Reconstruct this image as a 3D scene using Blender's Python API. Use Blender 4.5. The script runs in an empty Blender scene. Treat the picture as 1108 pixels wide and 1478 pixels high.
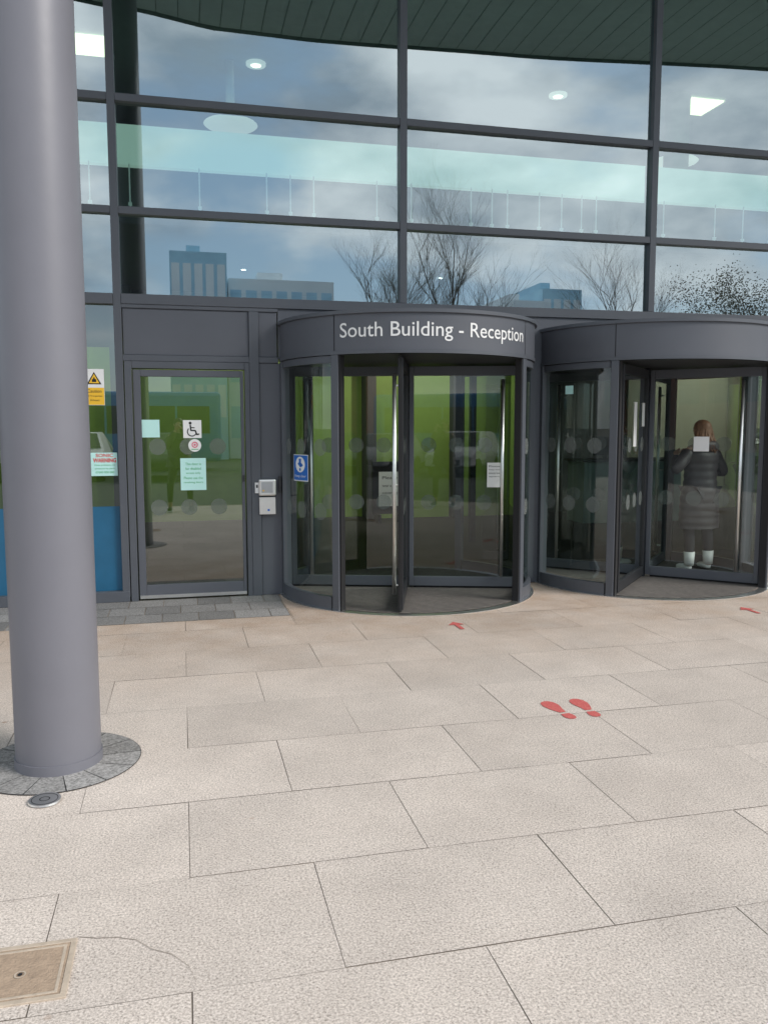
import bpy, bmesh, math, random
from mathutils import Vector, Matrix
random.seed(7)
sc=bpy.context.scene
COL=sc.collection
rad=math.radians

# ------------------------------------------------------------------ materials
def newmat(name):
    m=bpy.data.materials.new(name); m.use_nodes=True
    nt=m.node_tree; nt.nodes.clear()
    out=nt.nodes.new("ShaderNodeOutputMaterial")
    return m,nt,out
def N(nt,t,**kw):
    n=nt.nodes.new(t)
    for k,v in kw.items():
        if k in n.inputs: n.inputs[k].default_value=v
        else: setattr(n,k,v)
    return n
def paint(name,col,rough=.5,metal=0.,var=.12,scale=6.,bump=.0,bscale=80.,spec=.5,emit=None):
    m,nt,out=newmat(name); L=nt.links
    b=nt.nodes.new("ShaderNodeBsdfPrincipled")
    tc=nt.nodes.new("ShaderNodeTexCoord")
    no=N(nt,"ShaderNodeTexNoise",Scale=scale,Detail=5.,Roughness=.6)
    L.new(tc.outputs["Object"],no.inputs["Vector"])
    mx=N(nt,"ShaderNodeMix",data_type='RGBA')
    mx.inputs[6].default_value=(*[c*(1-var) for c in col],1)
    mx.inputs[7].default_value=(*[min(1,c*(1+var)) for c in col],1)
    L.new(no.outputs["Fac"],mx.inputs[0]); L.new(mx.outputs[2],b.inputs["Base Color"])
    b.inputs["Roughness"].default_value=rough; b.inputs["Metallic"].default_value=metal
    b.inputs["Specular IOR Level"].default_value=spec
    if bump>0:
        n2=N(nt,"ShaderNodeTexNoise",Scale=bscale,Detail=3.)
        L.new(tc.outputs["Object"],n2.inputs["Vector"])
        bp=N(nt,"ShaderNodeBump",Strength=bump,Distance=.01)
        L.new(n2.outputs["Fac"],bp.inputs["Height"]); L.new(bp.outputs[0],b.inputs["Normal"])
    if emit:
        b.inputs["Emission Color"].default_value=(*emit[0],1); b.inputs["Emission Strength"].default_value=emit[1]
    L.new(b.outputs[0],out.inputs[0]); return m
def glass(name,tint,refl,base,rcol=(.9,.97,1.),wave=.0):
    m,nt,out=newmat(name); L=nt.links
    tr=N(nt,"ShaderNodeBsdfTransparent"); tr.inputs[0].default_value=(*tint,1)
    gl=N(nt,"ShaderNodeBsdfGlossy",Roughness=.0); gl.inputs[0].default_value=(*rcol,1)
    lw=N(nt,"ShaderNodeLayerWeight",Blend=.35)
    mr=N(nt,"ShaderNodeMapRange"); mr.inputs[3].default_value=base; mr.inputs[4].default_value=refl
    L.new(lw.outputs["Fresnel"],mr.inputs[0])
    mx=nt.nodes.new("ShaderNodeMixShader")
    L.new(mr.outputs[0],mx.inputs[0]); L.new(tr.outputs[0],mx.inputs[1]); L.new(gl.outputs[0],mx.inputs[2])
    if wave>0:
        tc=nt.nodes.new("ShaderNodeTexCoord")
        no=N(nt,"ShaderNodeTexNoise",Scale=.9,Detail=1.)
        L.new(tc.outputs["Object"],no.inputs["Vector"])
        bp=N(nt,"ShaderNodeBump",Strength=wave,Distance=.01)
        L.new(no.outputs["Fac"],bp.inputs["Height"]); L.new(bp.outputs[0],gl.inputs["Normal"])
    L.new(mx.outputs[0],out.inputs[0]); return m
def emis(name,col,s):
    m,nt,out=newmat(name)
    e=N(nt,"ShaderNodeEmission",Strength=s); e.inputs[0].default_value=(*col,1)
    nt.links.new(e.outputs[0],out.inputs[0]); return m

def paving_mat(name,c0,c1,stain=True,speck=150.):
    m,nt,out=newmat(name); L=nt.links
    b=nt.nodes.new("ShaderNodeBsdfPrincipled"); b.inputs["Roughness"].default_value=.8
    tc=nt.nodes.new("ShaderNodeTexCoord")
    n1=N(nt,"ShaderNodeTexNoise",Scale=speck,Detail=3.,Roughness=.75); L.new(tc.outputs["Object"],n1.inputs["Vector"])
    r1=N(nt,"ShaderNodeMapRange"); r1.inputs[1].default_value=.38; r1.inputs[2].default_value=.62
    L.new(n1.outputs["Fac"],r1.inputs[0])
    mx=N(nt,"ShaderNodeMix",data_type='RGBA'); mx.inputs[6].default_value=(*c0,1); mx.inputs[7].default_value=(*c1,1)
    L.new(r1.outputs[0],mx.inputs[0])
    vo=N(nt,"ShaderNodeTexVoronoi",Scale=speck*.62); L.new(tc.outputs["Object"],vo.inputs["Vector"])
    vr=N(nt,"ShaderNodeMapRange"); vr.inputs[1].default_value=.10; vr.inputs[2].default_value=.30; vr.inputs[3].default_value=.58; vr.inputs[4].default_value=1.
    L.new(vo.outputs["Distance"],vr.inputs[0])
    n2=N(nt,"ShaderNodeTexNoise",Scale=1.6,Detail=9.,Roughness=.72); L.new(tc.outputs["Object"],n2.inputs["Vector"])
    r2=N(nt,"ShaderNodeMapRange"); r2.inputs[1].default_value=.3; r2.inputs[2].default_value=.7; r2.inputs[3].default_value=.84; r2.inputs[4].default_value=1.09
    L.new(n2.outputs["Fac"],r2.inputs[0])
    at=N(nt,"ShaderNodeAttribute",attribute_name="tone")
    m1=N(nt,"ShaderNodeMath",operation='MULTIPLY'); L.new(vr.outputs[0],m1.inputs[0]); L.new(r2.outputs[0],m1.inputs[1])
    m2=N(nt,"ShaderNodeMath",operation='MULTIPLY'); L.new(m1.outputs[0],m2.inputs[0]); L.new(at.outputs["Fac"],m2.inputs[1])
    vm=N(nt,"ShaderNodeVectorMath",operation='SCALE'); L.new(mx.outputs[2],vm.inputs[0]); L.new(m2.outputs[0],vm.inputs["Scale"])
    last=vm.outputs[0]
    if stain:
        sx=nt.nodes.new("ShaderNodeSeparateXYZ"); L.new(tc.outputs["Object"],sx.inputs[0])
        g=N(nt,"ShaderNodeMapRange"); g.inputs[1].default_value=-3.1; g.inputs[2].default_value=-.7; g.inputs[3].default_value=.08
        L.new(sx.outputs["Y"],g.inputs[0])
        n3=N(nt,"ShaderNodeTexNoise",Scale=2.2,Detail=8.,Roughness=.7); L.new(tc.outputs["Object"],n3.inputs["Vector"])
        r3=N(nt,"ShaderNodeMapRange"); r3.inputs[1].default_value=.36; r3.inputs[2].default_value=.64; r3.inputs[3].default_value=.45; r3.inputs[4].default_value=1.
        L.new(n3.outputs["Fac"],r3.inputs[0])
        mm=N(nt,"ShaderNodeMath",operation='MULTIPLY'); L.new(g.outputs[0],mm.inputs[0]); L.new(r3.outputs[0],mm.inputs[1])
        mb=N(nt,"ShaderNodeMix",data_type='RGBA',blend_type='MULTIPLY'); mb.inputs[7].default_value=(.74,.61,.50,1)
        L.new(mm.outputs[0],mb.inputs[0]); L.new(last,mb.inputs[6])
        v2=N(nt,"ShaderNodeTexVoronoi",Scale=2.1); L.new(tc.outputs["Object"],v2.inputs["Vector"])
        v3=N(nt,"ShaderNodeMapRange"); v3.inputs[1].default_value=.012; v3.inputs[2].default_value=.04; v3.inputs[3].default_value=.75; v3.inputs[4].default_value=0.
        L.new(v2.outputs["Distance"],v3.inputs[0])
        mc=N(nt,"ShaderNodeMix",data_type='RGBA'); mc.inputs[7].default_value=(.30,.19,.13,1)
        L.new(v3.outputs[0],mc.inputs[0]); L.new(mb.outputs[2],mc.inputs[6]); last=mc.outputs[2]
    L.new(last,b.inputs["Base Color"])
    bp=N(nt,"ShaderNodeBump",Strength=.4,Distance=.002); L.new(n1.outputs["Fac"],bp.inputs["Height"]); L.new(bp.outputs[0],b.inputs["Normal"])
    L.new(b.outputs[0],out.inputs[0]); return m
def worn_red():
    m,nt,out=newmat("worn_red_vinyl"); L=nt.links
    b=nt.nodes.new("ShaderNodeBsdfPrincipled"); b.inputs["Roughness"].default_value=.8
    tc=nt.nodes.new("ShaderNodeTexCoord"); no=N(nt,"ShaderNodeTexNoise",Scale=140.,Detail=3.,Roughness=.6); L.new(tc.outputs["Object"],no.inputs["Vector"])
    r=N(nt,"ShaderNodeValToRGB"); r.color_ramp.elements[0].position=.35; r.color_ramp.elements[0].color=(.47,.07,.07,1); r.color_ramp.elements[1].position=.75; r.color_ramp.elements[1].color=(.60,.19,.16,1)
    L.new(no.outputs["Fac"],r.inputs[0]); L.new(r.outputs[0],b.inputs["Base Color"]); L.new(b.outputs[0],out.inputs[0]); return m

M={}
M['col']=paint("column_paint",(.16,.16,.183),.42,var=.08,scale=3,bump=.08,bscale=14)
M['frame']=paint("frame_grey_powdercoat",(.084,.092,.108),.42,var=.12,scale=4,bump=.03)
M['frame2']=paint("panel_grey_powdercoat",(.092,.099,.117),.48,var=.12,scale=2,bump=.03)
M['dark']=paint("dark_trim",(.018,.019,.022),.45)
M['rubber']=paint("rubber_black",(.01,.01,.011),.8)
M['steel']=paint("brushed_steel",(.78,.78,.76),.35,1.,var=.06,scale=30)
M['white']=paint("white_vinyl",(.80,.80,.79),.5,var=.02)
M['mint']=paint("mint_card",(.50,.80,.76),.5,var=.04)
M['black']=paint("black_ink",(.012,.012,.013),.5)
M['bluev']=paint("blue_vinyl",(.012,.13,.50),.4,var=.05)
M['yellow']=paint("yellow_vinyl",(.85,.50,.03),.45,var=.05)
M['redink']=paint("red_ink",(.62,.03,.03),.5)
M['greenink']=paint("green_ink",(.10,.45,.20),.5)
M['pinkink']=paint("pink_ink",(.70,.12,.20),.5)
M['redpaint']=worn_red()
M['slab']=paving_mat("granite_slab",(.395,.342,.300),(.745,.665,.600),speck=125.)
M['sett']=paving_mat("grey_sett",(.15,.145,.14),(.30,.29,.28),stain=False,speck=70)
M['joint']=paint("joint_sand",(.27,.228,.19),.9,var=.6,scale=3)
M['asph']=paint("asphalt",(.075,.075,.078),.85,var=.25,scale=3)
M['cover']=paint("manhole_tray",(.36,.265,.19),.8,var=.45,scale=22,bump=.5,bscale=120)
M['coverrim']=paint("manhole_rim",(.46,.38,.30),.6,var=.35,scale=25,bump=.2)
M['mat']=paint("entrance_matting",(.15,.135,.122),.9,var=.5,scale=18)
M['matrib']=paint("matting_rib",(.06,.056,.052),.8,var=.4,scale=30)
M['glassup']=glass("curtain_wall_glass",(.54,.76,.71),.92,.35,(.82,.93,.97),.02)
M['glasslow']=glass("door_glass",(.46,.56,.49),.7,.18,(.92,.95,.95))
M['glassdrum']=glass("drum_glass",(.80,.86,.83),.5,.045,(.92,.95,.95))
M['soffit']=paint("canopy_soffit_boards",(.24,.33,.31),.6,var=.15)
M['fascia']=paint("canopy_fascia",(.10,.11,.12),.5)
M['green']=paint("lime_wall",(.20,.31,.055),.6,var=.35,scale=1.4)
M['cream']=paint("cream_wall",(.36,.37,.28),.7,var=.15,scale=1.4)
M['greend']=paint("green_pillar",(.16,.30,.14),.5,var=.1)
M['inwall']=paint("interior_dark_wall",(.06,.065,.062),.7)
M['infloor']=paint("interior_floor",(.04,.037,.034),.6,var=.2,spec=.2)
M['ceil']=paint("interior_ceiling",(.26,.33,.31),.7)
M['pale']=paint("mezzanine_edge",(.72,.82,.78),.5,var=.03)
M['glowband']=paint("balustrade_band_added_glow",(.72,.82,.78),.5,var=.03,emit=((.80,1.,.88),.48))  # glow added to the band's own material, no lamp stands behind it
M['rod']=paint("pale_rod",(.60,.68,.66),.5,emit=((.85,1,.96),.20))  # faint glow mixed in so the rods look brighter than their lighting
M['lamp']=emis("lamp_panel",(1.,.93,.55),2.6)
M['lampw']=emis("downlight_glow",(1.,.94,.70),4.)
M['shade']=paint("pendant_shade",(.75,.76,.72),.5,emit=((1,.95,.82),.55))
M['busblue']=paint("bus_blue",(.05,.22,.46),.3)
M['wht']=paint("white_car_paint",(.8,.8,.8),.3)
M['silver']=paint("silver_car_paint",(.40,.41,.43),.3)
M['blk']=paint("dark_car_paint",(.03,.033,.04),.3)
M['redcar']=paint("red_car_paint",(.3,.03,.03),.3)
M['win']=paint("dark_window",(.02,.025,.03),.08)
M['bark']=paint("bark",(.10,.075,.055),.9,var=.3,scale=8)
M['leaf']=paint("shrub_leaf",(.12,.10,.06),.7,var=.4)
M['brick']=paint("red_brick",(.30,.14,.10),.85,var=.25,scale=10)
M['clad']=paint("pale_cladding",(.80,.88,.94),.5,var=.2,scale=.5)
M['cladblue']=paint("blue_cladding",(.42,.66,.86),.4,var=.3,scale=.6)
M['screen']=paint("blue_panel",(.015,.11,.21),.35,var=.3,scale=3)
M['coat']=paint("black_quilted_coat",(.040,.033,.037),.5,var=.35,scale=10)
M['cloth']=paint("dark_cloth",(.03,.03,.035),.8,var=.2)
M['skin']=paint("skin_tone",(.50,.30,.22),.5,var=.06)
M['hair']=paint("auburn_hair",(.24,.12,.065),.5,var=.65,scale=45,bump=.5,bscale=60)
M['hairk']=paint("dark_hair",(.03,.02,.015),.6,var=.3,scale=60)
def dots_mat():
    m,nt,out=newmat("frosted_vinyl")
    tr=N(nt,"ShaderNodeBsdfTransparent"); tr.inputs[0].default_value=(.8,.82,.8,1)
    df=N(nt,"ShaderNodeBsdfDiffuse"); df.inputs[0].default_value=(.25,.27,.26,1)
    mx=nt.nodes.new("ShaderNodeMixShader"); mx.inputs[0].default_value=.40
    nt.links.new(tr.outputs[0],mx.inputs[1]); nt.links.new(df.outputs[0],mx.inputs[2]); nt.links.new(mx.outputs[0],out.inputs[0]); return m
M['dots']=dots_mat()

# ------------------------------------------------------------------ mesh builder
class MB:
    def __init__(s,xf=None): s.v=[];s.f=[];s.mi=[];s.cur=0;s.mats=[];s.xf=xf;s.tone=[];s.t=1.
    def mat(s,m):
        m=M[m]
        if m not in s.mats: s.mats.append(m)
        s.cur=s.mats.index(m); return s
    def V(s,p):
        p=Vector(p)
        if s.xf is not None: p=s.xf@p
        s.v.append(p); return len(s.v)-1
    def F(s,ids): s.f.append(list(ids)); s.mi.append(s.cur); s.tone.append(s.t)
    def box(s,x0,x1,y0,y1,z0,z1):
        i=[s.V(p) for p in((x0,y0,z0),(x1,y0,z0),(x1,y1,z0),(x0,y1,z0),(x0,y0,z1),(x1,y0,z1),(x1,y1,z1),(x0,y1,z1))]
        for q in((0,3,2,1),(4,5,6,7),(0,1,5,4),(1,2,6,5),(2,3,7,6),(3,0,4,7)): s.F([i[k] for k in q])
        return s
    def quad(s,*p): s.F([s.V(q) for q in p]); return s
    def disc(s,cx,cy,z,r,n=48,r0=0.,a0=0,a1=360):
        m=max(3,int(n*(a1-a0)/360))
        A=[rad(a0+(a1-a0)*k/m) for k in range(m+1)]
        o=[s.V((cx+r*math.cos(a),cy+r*math.sin(a),z)) for a in A]
        if r0>0:
            i=[s.V((cx+r0*math.cos(a),cy+r0*math.sin(a),z)) for a in A]
            for k in range(m): s.F((i[k],o[k],o[k+1],i[k+1]))
        else:
            c=s.V((cx,cy,z))
            for k in range(m): s.F((c,o[k],o[k+1]))
        return s
    def cone(s,p0,p1,r0,r1,n=12,caps=True):
        p0=Vector(p0);p1=Vector(p1); d=(p1-p0)
        if d.length<1e-6: return s
        q=d.normalized(); u=q.orthogonal().normalized(); w=q.cross(u)
        a=[];b=[]
        for k in range(n):
            t=2*math.pi*k/n; e=u*math.cos(t)+w*math.sin(t)
            a.append(s.V(p0+e*r0)); b.append(s.V(p1+e*r1))
        for k in range(n): s.F((a[k],a[(k+1)%n],b[(k+1)%n],b[k]))
        if caps: s.F(a[::-1]); s.F(b)
        return s
    def patch(s,cx,cy,R,a0,a1,z0,z1,seg=3.):
        m=max(1,int(abs(a1-a0)/seg)); lo=[];hi=[]
        for k in range(m+1):
            a=rad(a0+(a1-a0)*k/m); x=cx+R*math.cos(a);y=cy+R*math.sin(a)
            lo.append(s.V((x,y,z0)));hi.append(s.V((x,y,z1)))
        for k in range(m): s.F((lo[k],lo[k+1],hi[k+1],hi[k]))
        return s
    def shell(s,cx,cy,R0,R1,a0,a1,z0,z1,seg=3.):
        s.patch(cx,cy,R1,a0,a1,z0,z1,seg); s.patch(cx,cy,R0,a0,a1,z0,z1,seg)
        n=int(360/seg)
        s.disc(cx,cy,z0,R1,n,R0,a0,a1); s.disc(cx,cy,z1,R1,n,R0,a0,a1); return s
    def ell(s,c,r,nu=16,nv=10):
        c=Vector(c); rows=[]
        for j in range(nv+1):
            t=math.pi*j/nv; row=[]
            for k in range(nu):
                p=2*math.pi*k/nu
                row.append(s.V(c+Vector((r[0]*math.sin(t)*math.cos(p),r[1]*math.sin(t)*math.sin(p),r[2]*math.cos(t)))))
            rows.append(row)
        for j in range(nv):
            for k in range(nu): s.F((rows[j][k],rows[j+1][k],rows[j+1][(k+1)%nu],rows[j][(k+1)%nu]))
        return s
    def rect2(s,fn,u0,u1,v0,v1,l=0,n=1):
        for k in range(n):
            a=u0+(u1-u0)*k/n;b=u0+(u1-u0)*(k+1)/n
            s.quad(fn(a,v0,l),fn(b,v0,l),fn(b,v1,l),fn(a,v1,l))
        return s
    def poly2(s,fn,pts,l=1): s.F([s.V(fn(a,b,l)) for a,b in pts]); return s
    def circ2(s,fn,u,v,r,l=1,n=24,ry=None):
        ry=ry or r
        return s.poly2(fn,[(u+r*math.cos(2*math.pi*k/n),v+ry*math.sin(2*math.pi*k/n)) for k in range(n)],l)
    def stroke2(s,fn,pts,w,l=1):
        for (a,b),(c,d) in zip(pts[:-1],pts[1:]):
            L=math.hypot(c-a,d-b) or 1; nx,ny=-(d-b)/L*w/2,(c-a)/L*w/2
            s.poly2(fn,[(a+nx,b+ny),(a-nx,b-ny),(c-nx,d-ny),(c+nx,d+ny)],l)
        for a,b in pts: s.circ2(fn,a,b,w/2,l+.15,10)
        return s
    def text2(s,fn,txt,u,v,w,h,l=1,bold=0.):
        cu=bpy.data.curves.new("tmp_text",'FONT'); cu.body=txt; cu.size=1; cu.resolution_u=4; cu.offset=bold
        ob=bpy.data.objects.new("tmp_text",cu); COL.objects.link(ob)
        bpy.context.view_layer.update()
        me=bpy.data.meshes.new_from_object(ob.evaluated_get(bpy.context.evaluated_depsgraph_get()))
        xs=[p.co.x for p in me.vertices]; ys=[p.co.y for p in me.vertices]
        if xs:
            x0,x1,y0,y1=min(xs),max(xs),min(ys),max(ys)
            base=len(s.v)
            for p in me.vertices:
                uu=u-w/2+(p.co.x-x0)/(x1-x0)*w; vv=v-h/2+(p.co.y-y0)/(y1-y0)*h
                s.V(fn(uu,vv,l))
            for f in me.polygons: s.F([base+k for k in f.vertices])
        bpy.data.objects.remove(ob); bpy.data.curves.remove(cu); bpy.data.meshes.remove(me); return s
    def addmesh(s,me,xf=None):
        base=len(s.v)
        for p in me.vertices: s.V(xf@p.co if xf else p.co)
        for f in me.polygons: s.F([base+k for k in f.vertices])
        return s
    def obj(s,name,parent=None,origin=None,smooth=False,bevel=0.,label=None,category=None,kind=None,group=None,tone=False):
        me=bpy.data.meshes.new(name)
        o=Vector(origin) if origin is not None else Vector((0,0,0))
        if parent: o=Vector(parent["wp"])
        me.from_pydata([p-o for p in s.v],[],s.f)
        for m in s.mats: me.materials.append(m)
        me.polygons.foreach_set("material_index",s.mi)
        if smooth: me.polygons.foreach_set("use_smooth",[True]*len(s.f))
        if tone:
            at=me.attributes.new("tone",'FLOAT','FACE'); at.data.foreach_set("value",s.tone)
        me.update()
        ob=bpy.data.objects.new(name,me); COL.objects.link(ob)
        ob["wp"]=tuple(o)
        if parent: ob.parent=parent
        else: ob.location=o
        if bevel>0:
            b=ob.modifiers.new("bevel",'BEVEL'); b.width=bevel; b.segments=2; b.limit_method='ANGLE'
        if label: ob["label"]=label
        if category: ob["category"]=category
        if kind: ob["kind"]=kind
        if group: ob["group"]=group
        return ob
def thing(name,label,category,loc=(0,0,0),group=None):
    e=bpy.data.objects.new(name,None); COL.objects.link(e); e.location=loc; e["wp"]=tuple(loc)
    e.empty_display_size=.2
    e["label"]=label; e["category"]=category
    if group: e["group"]=group
    return e
def B(mat,xf=None): return MB(xf).mat(mat)
def smooth_by_angle(ob,ang=40):
    me=ob.data; me.polygons.foreach_set("use_smooth",[True]*len(me.polygons))
    try: me.set_sharp_from_angle(angle=rad(ang))
    except Exception: pass
def plane_fn(X0,Z0,Y): return lambda u,v,l:(X0+u,Y-.0015*l,Z0+v)
def cyl_fn(cx,cy,R,a0,Z0): return lambda u,v,l:(cx+(R+.0015*l)*math.cos(rad(a0)+u/R),cy+(R+.0015*l)*math.sin(rad(a0)+u/R),Z0+v)
def ground_fn(X0,Y0): return lambda u,v,l:(X0+u,Y0+v,.003+.0015*l)
def frame_fn(mt,u0,v0,off): return lambda u,v,l:tuple(mt@Vector((u0+u,off-.0015*l,v0+v)))

# ------------------------------------------------------------------ ground
PB=-9.29
g=B('asph'); g.quad((-600,-600,-.12),(600,-600,-.12),(600,600,-.12),(-600,600,-.12))
g.obj("ground",kind="structure")
g=B('joint'); g.quad((-14,PB,-.003),(16,PB,-.003),(16,.3,-.003),(-14,.3,-.003)); g.box(-14,16,PB-.14,PB,-.12,.001)
g.obj("pavement_bed",kind="structure")
RH=.617; SL=.885
p=B('slab')
def slab(x0,x1,y0,y1):
    p.t=random.uniform(.925,1.04); gp=.0016
    z=[random.uniform(-.0007,.0007) for _ in range(4)]
    j=[random.uniform(-.0016,.0016) for _ in range(8)]
    c=[(x0+gp+j[0],y0+gp+j[1]),(x1-gp+j[2],y0+gp+j[3]),(x1-gp+j[4],y1-gp+j[5]),(x0+gp+j[6],y1-gp+j[7])]
    p.quad(*[(c[k][0],c[k][1],z[k]) for k in range(4)])
k=-9
while True:
    y0=-3.735+RH*k; y1=y0+RH
    if y0>-.5: break
    off=-.012 if (k%2)==0 else .432
    for j in range(-16,19):
        x0=off+j*SL; x1=x0+SL
        yy0=y0; yy1=min(y1,.0)
        if x1<-14 or x0>16: continue
        if yy1>-.93:
            if x1<=.86: yy1=-.93 if y0<-.93 else None
            elif x0<.86:
                if y0<-.93: slab(x0,.86,y0,-.93)
                slab(.86,x1,y0,yy1) ; continue
        if yy1 is None: continue
        if yy1-yy0>.03: slab(x0,x1,yy0,yy1)
    k+=1
p.obj("pavement",kind="structure",tone=True)
c=B('joint')
cr=[(-.36,-5.24),(-.30,-5.262),(-.24,-5.272),(-.18,-5.30),(-.13,-5.36),(-.07,-5.40),(-.02,-5.47),(.0,-5.55)]
for (a,b),(c2,d) in zip(cr[:-1],cr[1:]): c.quad((a,b-.0015,.0022),(c2,d-.0015,.0022),(c2,d+.0012,.0022),(a,b+.0012,.0022))
c.obj("pavement_crack",kind="structure")
s=B('sett')
for r in range(3):
    y0=-.93+r*.31
    x=-14+(r%2)*.15
    while x<.86:
        w=.30; x1=min(x+w,.86); s.t=random.uniform(.8,1.3)
        if x1-x>.02: s.quad((x+.004,y0+.004,0.001),(x1-.004,y0+.004,.001),(x1-.004,y0+.306,.001),(x+.004,y0+.306,.001))
        x+=w
s.obj("threshold_paving",kind="structure",tone=True)
CX,CY=-.612,-3.755
s=B('sett'); n=13
for k in range(n):
    a0=360*k/n+5; a1=360*(k+1)/n+5; s.t=random.uniform(1.0,1.5)
    s.disc(CX,CY,.005,.375,180,.19,a0+.45,a1-.45)
s.mat('rubber'); s.disc(CX,CY,.0035,.378,64,.18)
s.obj("column_collar_paving",kind="structure",tone=True)

# ------------------------------------------------------------------ column
t=thing("steel_column","tall round grey painted steel column on granite collar","column",(CX,CY,0))
m=B('col'); m.cone((CX,CY,.02),(CX,CY,7.44),.193,.193,72,False); o=m.obj("shaft",t,smooth=True)
m=B('col'); m.shell(CX,CY,.19,.199,0,360,.004,.05,5); o=m.obj("base_ring",t); smooth_by_angle(o)
m=B('steel'); m.cone((CX,CY-.445,.004),(CX,CY-.445,.012),.068,.066,32); m.mat('dark'); m.disc(CX,CY-.445,.0128,.022,24,.018); m.disc(CX,CY-.445,.0128,.055,32,.052)
m.obj("drain_cap",origin=(CX,CY-.445,0),label="round worn steel drain cap set in the paving",category="drain cap")

# manhole cover
t=thing("manhole_cover","rectangular recessed brown paving manhole cover with metal rim","manhole cover",(-.68,-5.39,0))
x0,x1,y0,y1=-1.0,-.358,-5.53,-5.25
m=B('coverrim')
for (a,b,c2,d) in ((x0,x1,y0,y0+.018),(x0,x1,y1-.018,y1),(x0,x0+.018,y0+.018,y1-.018),(x1-.018,x1,y0+.018,y1-.018)): m.box(a,b,c2,d,-.005,.006)
for (a,b,c2,d) in ((x0+.026,x1-.026,y0+.026,y0+.036),(x0+.026,x1-.026,y1-.036,y1-.026),(x1-.036,x1-.026,y0+.036,y1-.036)): m.box(a,b,c2,d,-.005,.0055)
m.obj("rim",t,bevel=.0015)
m=B('cover'); m.box(x0+.019,x1-.019,y0+.019,y1-.019,-.005,.0045); m.obj("tray",t)
m=B('dark'); m.disc(-.50,-5.40,.0072,.007,12); m.mat('coverrim'); m.disc(-.50,-5.40,.0065,.017,20,.012); m.obj("key_hole",t)

# floor graphics
def footprint(X,Y,flip,tilt):
    f0=ground_fn(0,0); ca,sa=math.cos(tilt),math.sin(tilt)
    fn=lambda u,v,l:f0(X+u*ca-v*sa,Y+u*sa+v*ca,l-1.2)
    m=B('redpaint')
    sole=[(-.020,-.035),(-.034,.00),(-.047,.04),(-.054,.085),(-.048,.128),(-.030,.154),(-.004,.164),(.022,.154),(.039,.125),(.044,.085),(.036,.045),(.026,.01),(.020,-.035)]
    heel=[(-.026,-.058),(-.033,-.09),(-.032,-.12),(-.018,-.142),(.004,-.148),(.024,-.138),(.034,-.112),(.032,-.085),(.024,-.058)]
    m.poly2(fn,[(u*flip,v) for u,v in sole]); m.poly2(fn,[(u*flip,v) for u,v in heel])
    m.obj("footprint_marking",origin=(X,Y,0),label="red shoe print sticker stuck on paving slab",category="floor marking",group="red queue markings on the paving")
footprint(2.035,-3.67,1,.10); footprint(2.195,-3.67,-1,.0)
for (X,Y) in ((2.12,-1.62),(4.77,-1.70)):
    m=B('redpaint'); fn=ground_fn(X,Y)
    m.poly2(fn,[(-.018,-.13),(.018,-.13),(.018,.02),(-.018,.02)]); m.poly2(fn,[(-.07,.02),(.07,.02),(0,.12)])
    m.obj("arrow_marking",origin=(X,Y,0),label="worn red arrow sticker on paving before revolving door",category="floor marking",group="red queue markings on the paving")

# ------------------------------------------------------------------ building
bl=thing("office_building","glazed modern reception building with grey mullions and panels","building",(2,0,0))
MX=[-5.80,-3.165,-.53,2.095,4.74,7.37,10.0]
ZT=[2.73,3.50,4.45,6.20]
for x in MX:
    z0=2.78 if x>0 else .05
    m=B('frame'); m.box(x-.034,x+.034,-.022,.12,z0,6.2); m.obj("mullion",bl,bevel=.003)
for z in ZT[1:]:
    for a,b in zip(MX[:-1],MX[1:]):
        m=B('frame'); m.box(a+.035,b-.035,-.018,.11,z-.032,z+.032); m.obj("transom",bl,bevel=.003)
m=B('frame'); m.box(MX[0],-.565,-.03,.13,2.685,2.778); m.obj("lintel",bl,bevel=.003)
m=B('frame'); m.box(-.495,10.,-.03,.13,2.69,2.778); m.obj("lintel",bl,bevel=.003)
for zi in range(3):
    z0,z1=(2.78 if zi==0 else ZT[zi]+.033),ZT[zi+1]-.033
    for a,b in zip(MX[:-1],MX[1:]):
        x0,x1=a+.035,b-.035
        tx=random.uniform(-.0022,.0022); tz=random.uniform(-.0018,.0018)
        m=B('glassup'); y=.035
        m.quad((x0,y-tx-tz,z0),(x1,y+tx-tz,z0),(x1,y+tx+tz,z1),(x0,y-tx+tz,z1)); m.obj("window",bl)
for a,b in ((MX[0],MX[1]),(MX[1],MX[2])):
    m=B('glasslow'); m.quad((a+.035,.035,.1),(b-.035,.035,.1),(b-.035,.035,2.684),(a+.035,.035,2.684)); m.obj("window",bl)
m=B('screen'); m.quad((MX[1]+.036,.031,.101),(MX[2]-.036,.031,.101),(MX[2]-.036,.031,.88),(MX[1]+.036,.031,.88)); m.obj("blue_window_sheet",bl)  # flat blue sheet over the lower part of the left pane
m=B('frame'); m.box(MX[0],-.50,-.03,.12,0.002,.10); m.obj("sill",bl,bevel=.003)
m=B('frame2'); m.box(-.49,.62,-.006,.05,2.245,2.655); m.obj("spandrel_panel",bl,bevel=.004)
m=B('frame2'); m.box(.71,.88,-.006,.05,2.245,2.655); m.obj("spandrel_panel",bl,bevel=.004)
m=B('frame'); m.box(-.495,.89,-.022,.1,2.656,2.689); m.obj("panel_rail",bl,bevel=.003)
m=B('frame'); m.box(-.495,.89,-.022,.1,2.19,2.244); m.obj("panel_rail",bl,bevel=.003)
m=B('frame'); m.box(.621,.709,-.03,.12,.002,2.655); m.obj("door_post",bl,bevel=.003)
m=B('frame2'); m.box(.711,.905,-.008,.08,.002,2.189); m.obj("side_panel",bl,bevel=.004)
m=B('frame2'); m.box(.89,7.33,-.004,.09,2.23,2.689); m.obj("header_panel",bl)
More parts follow.
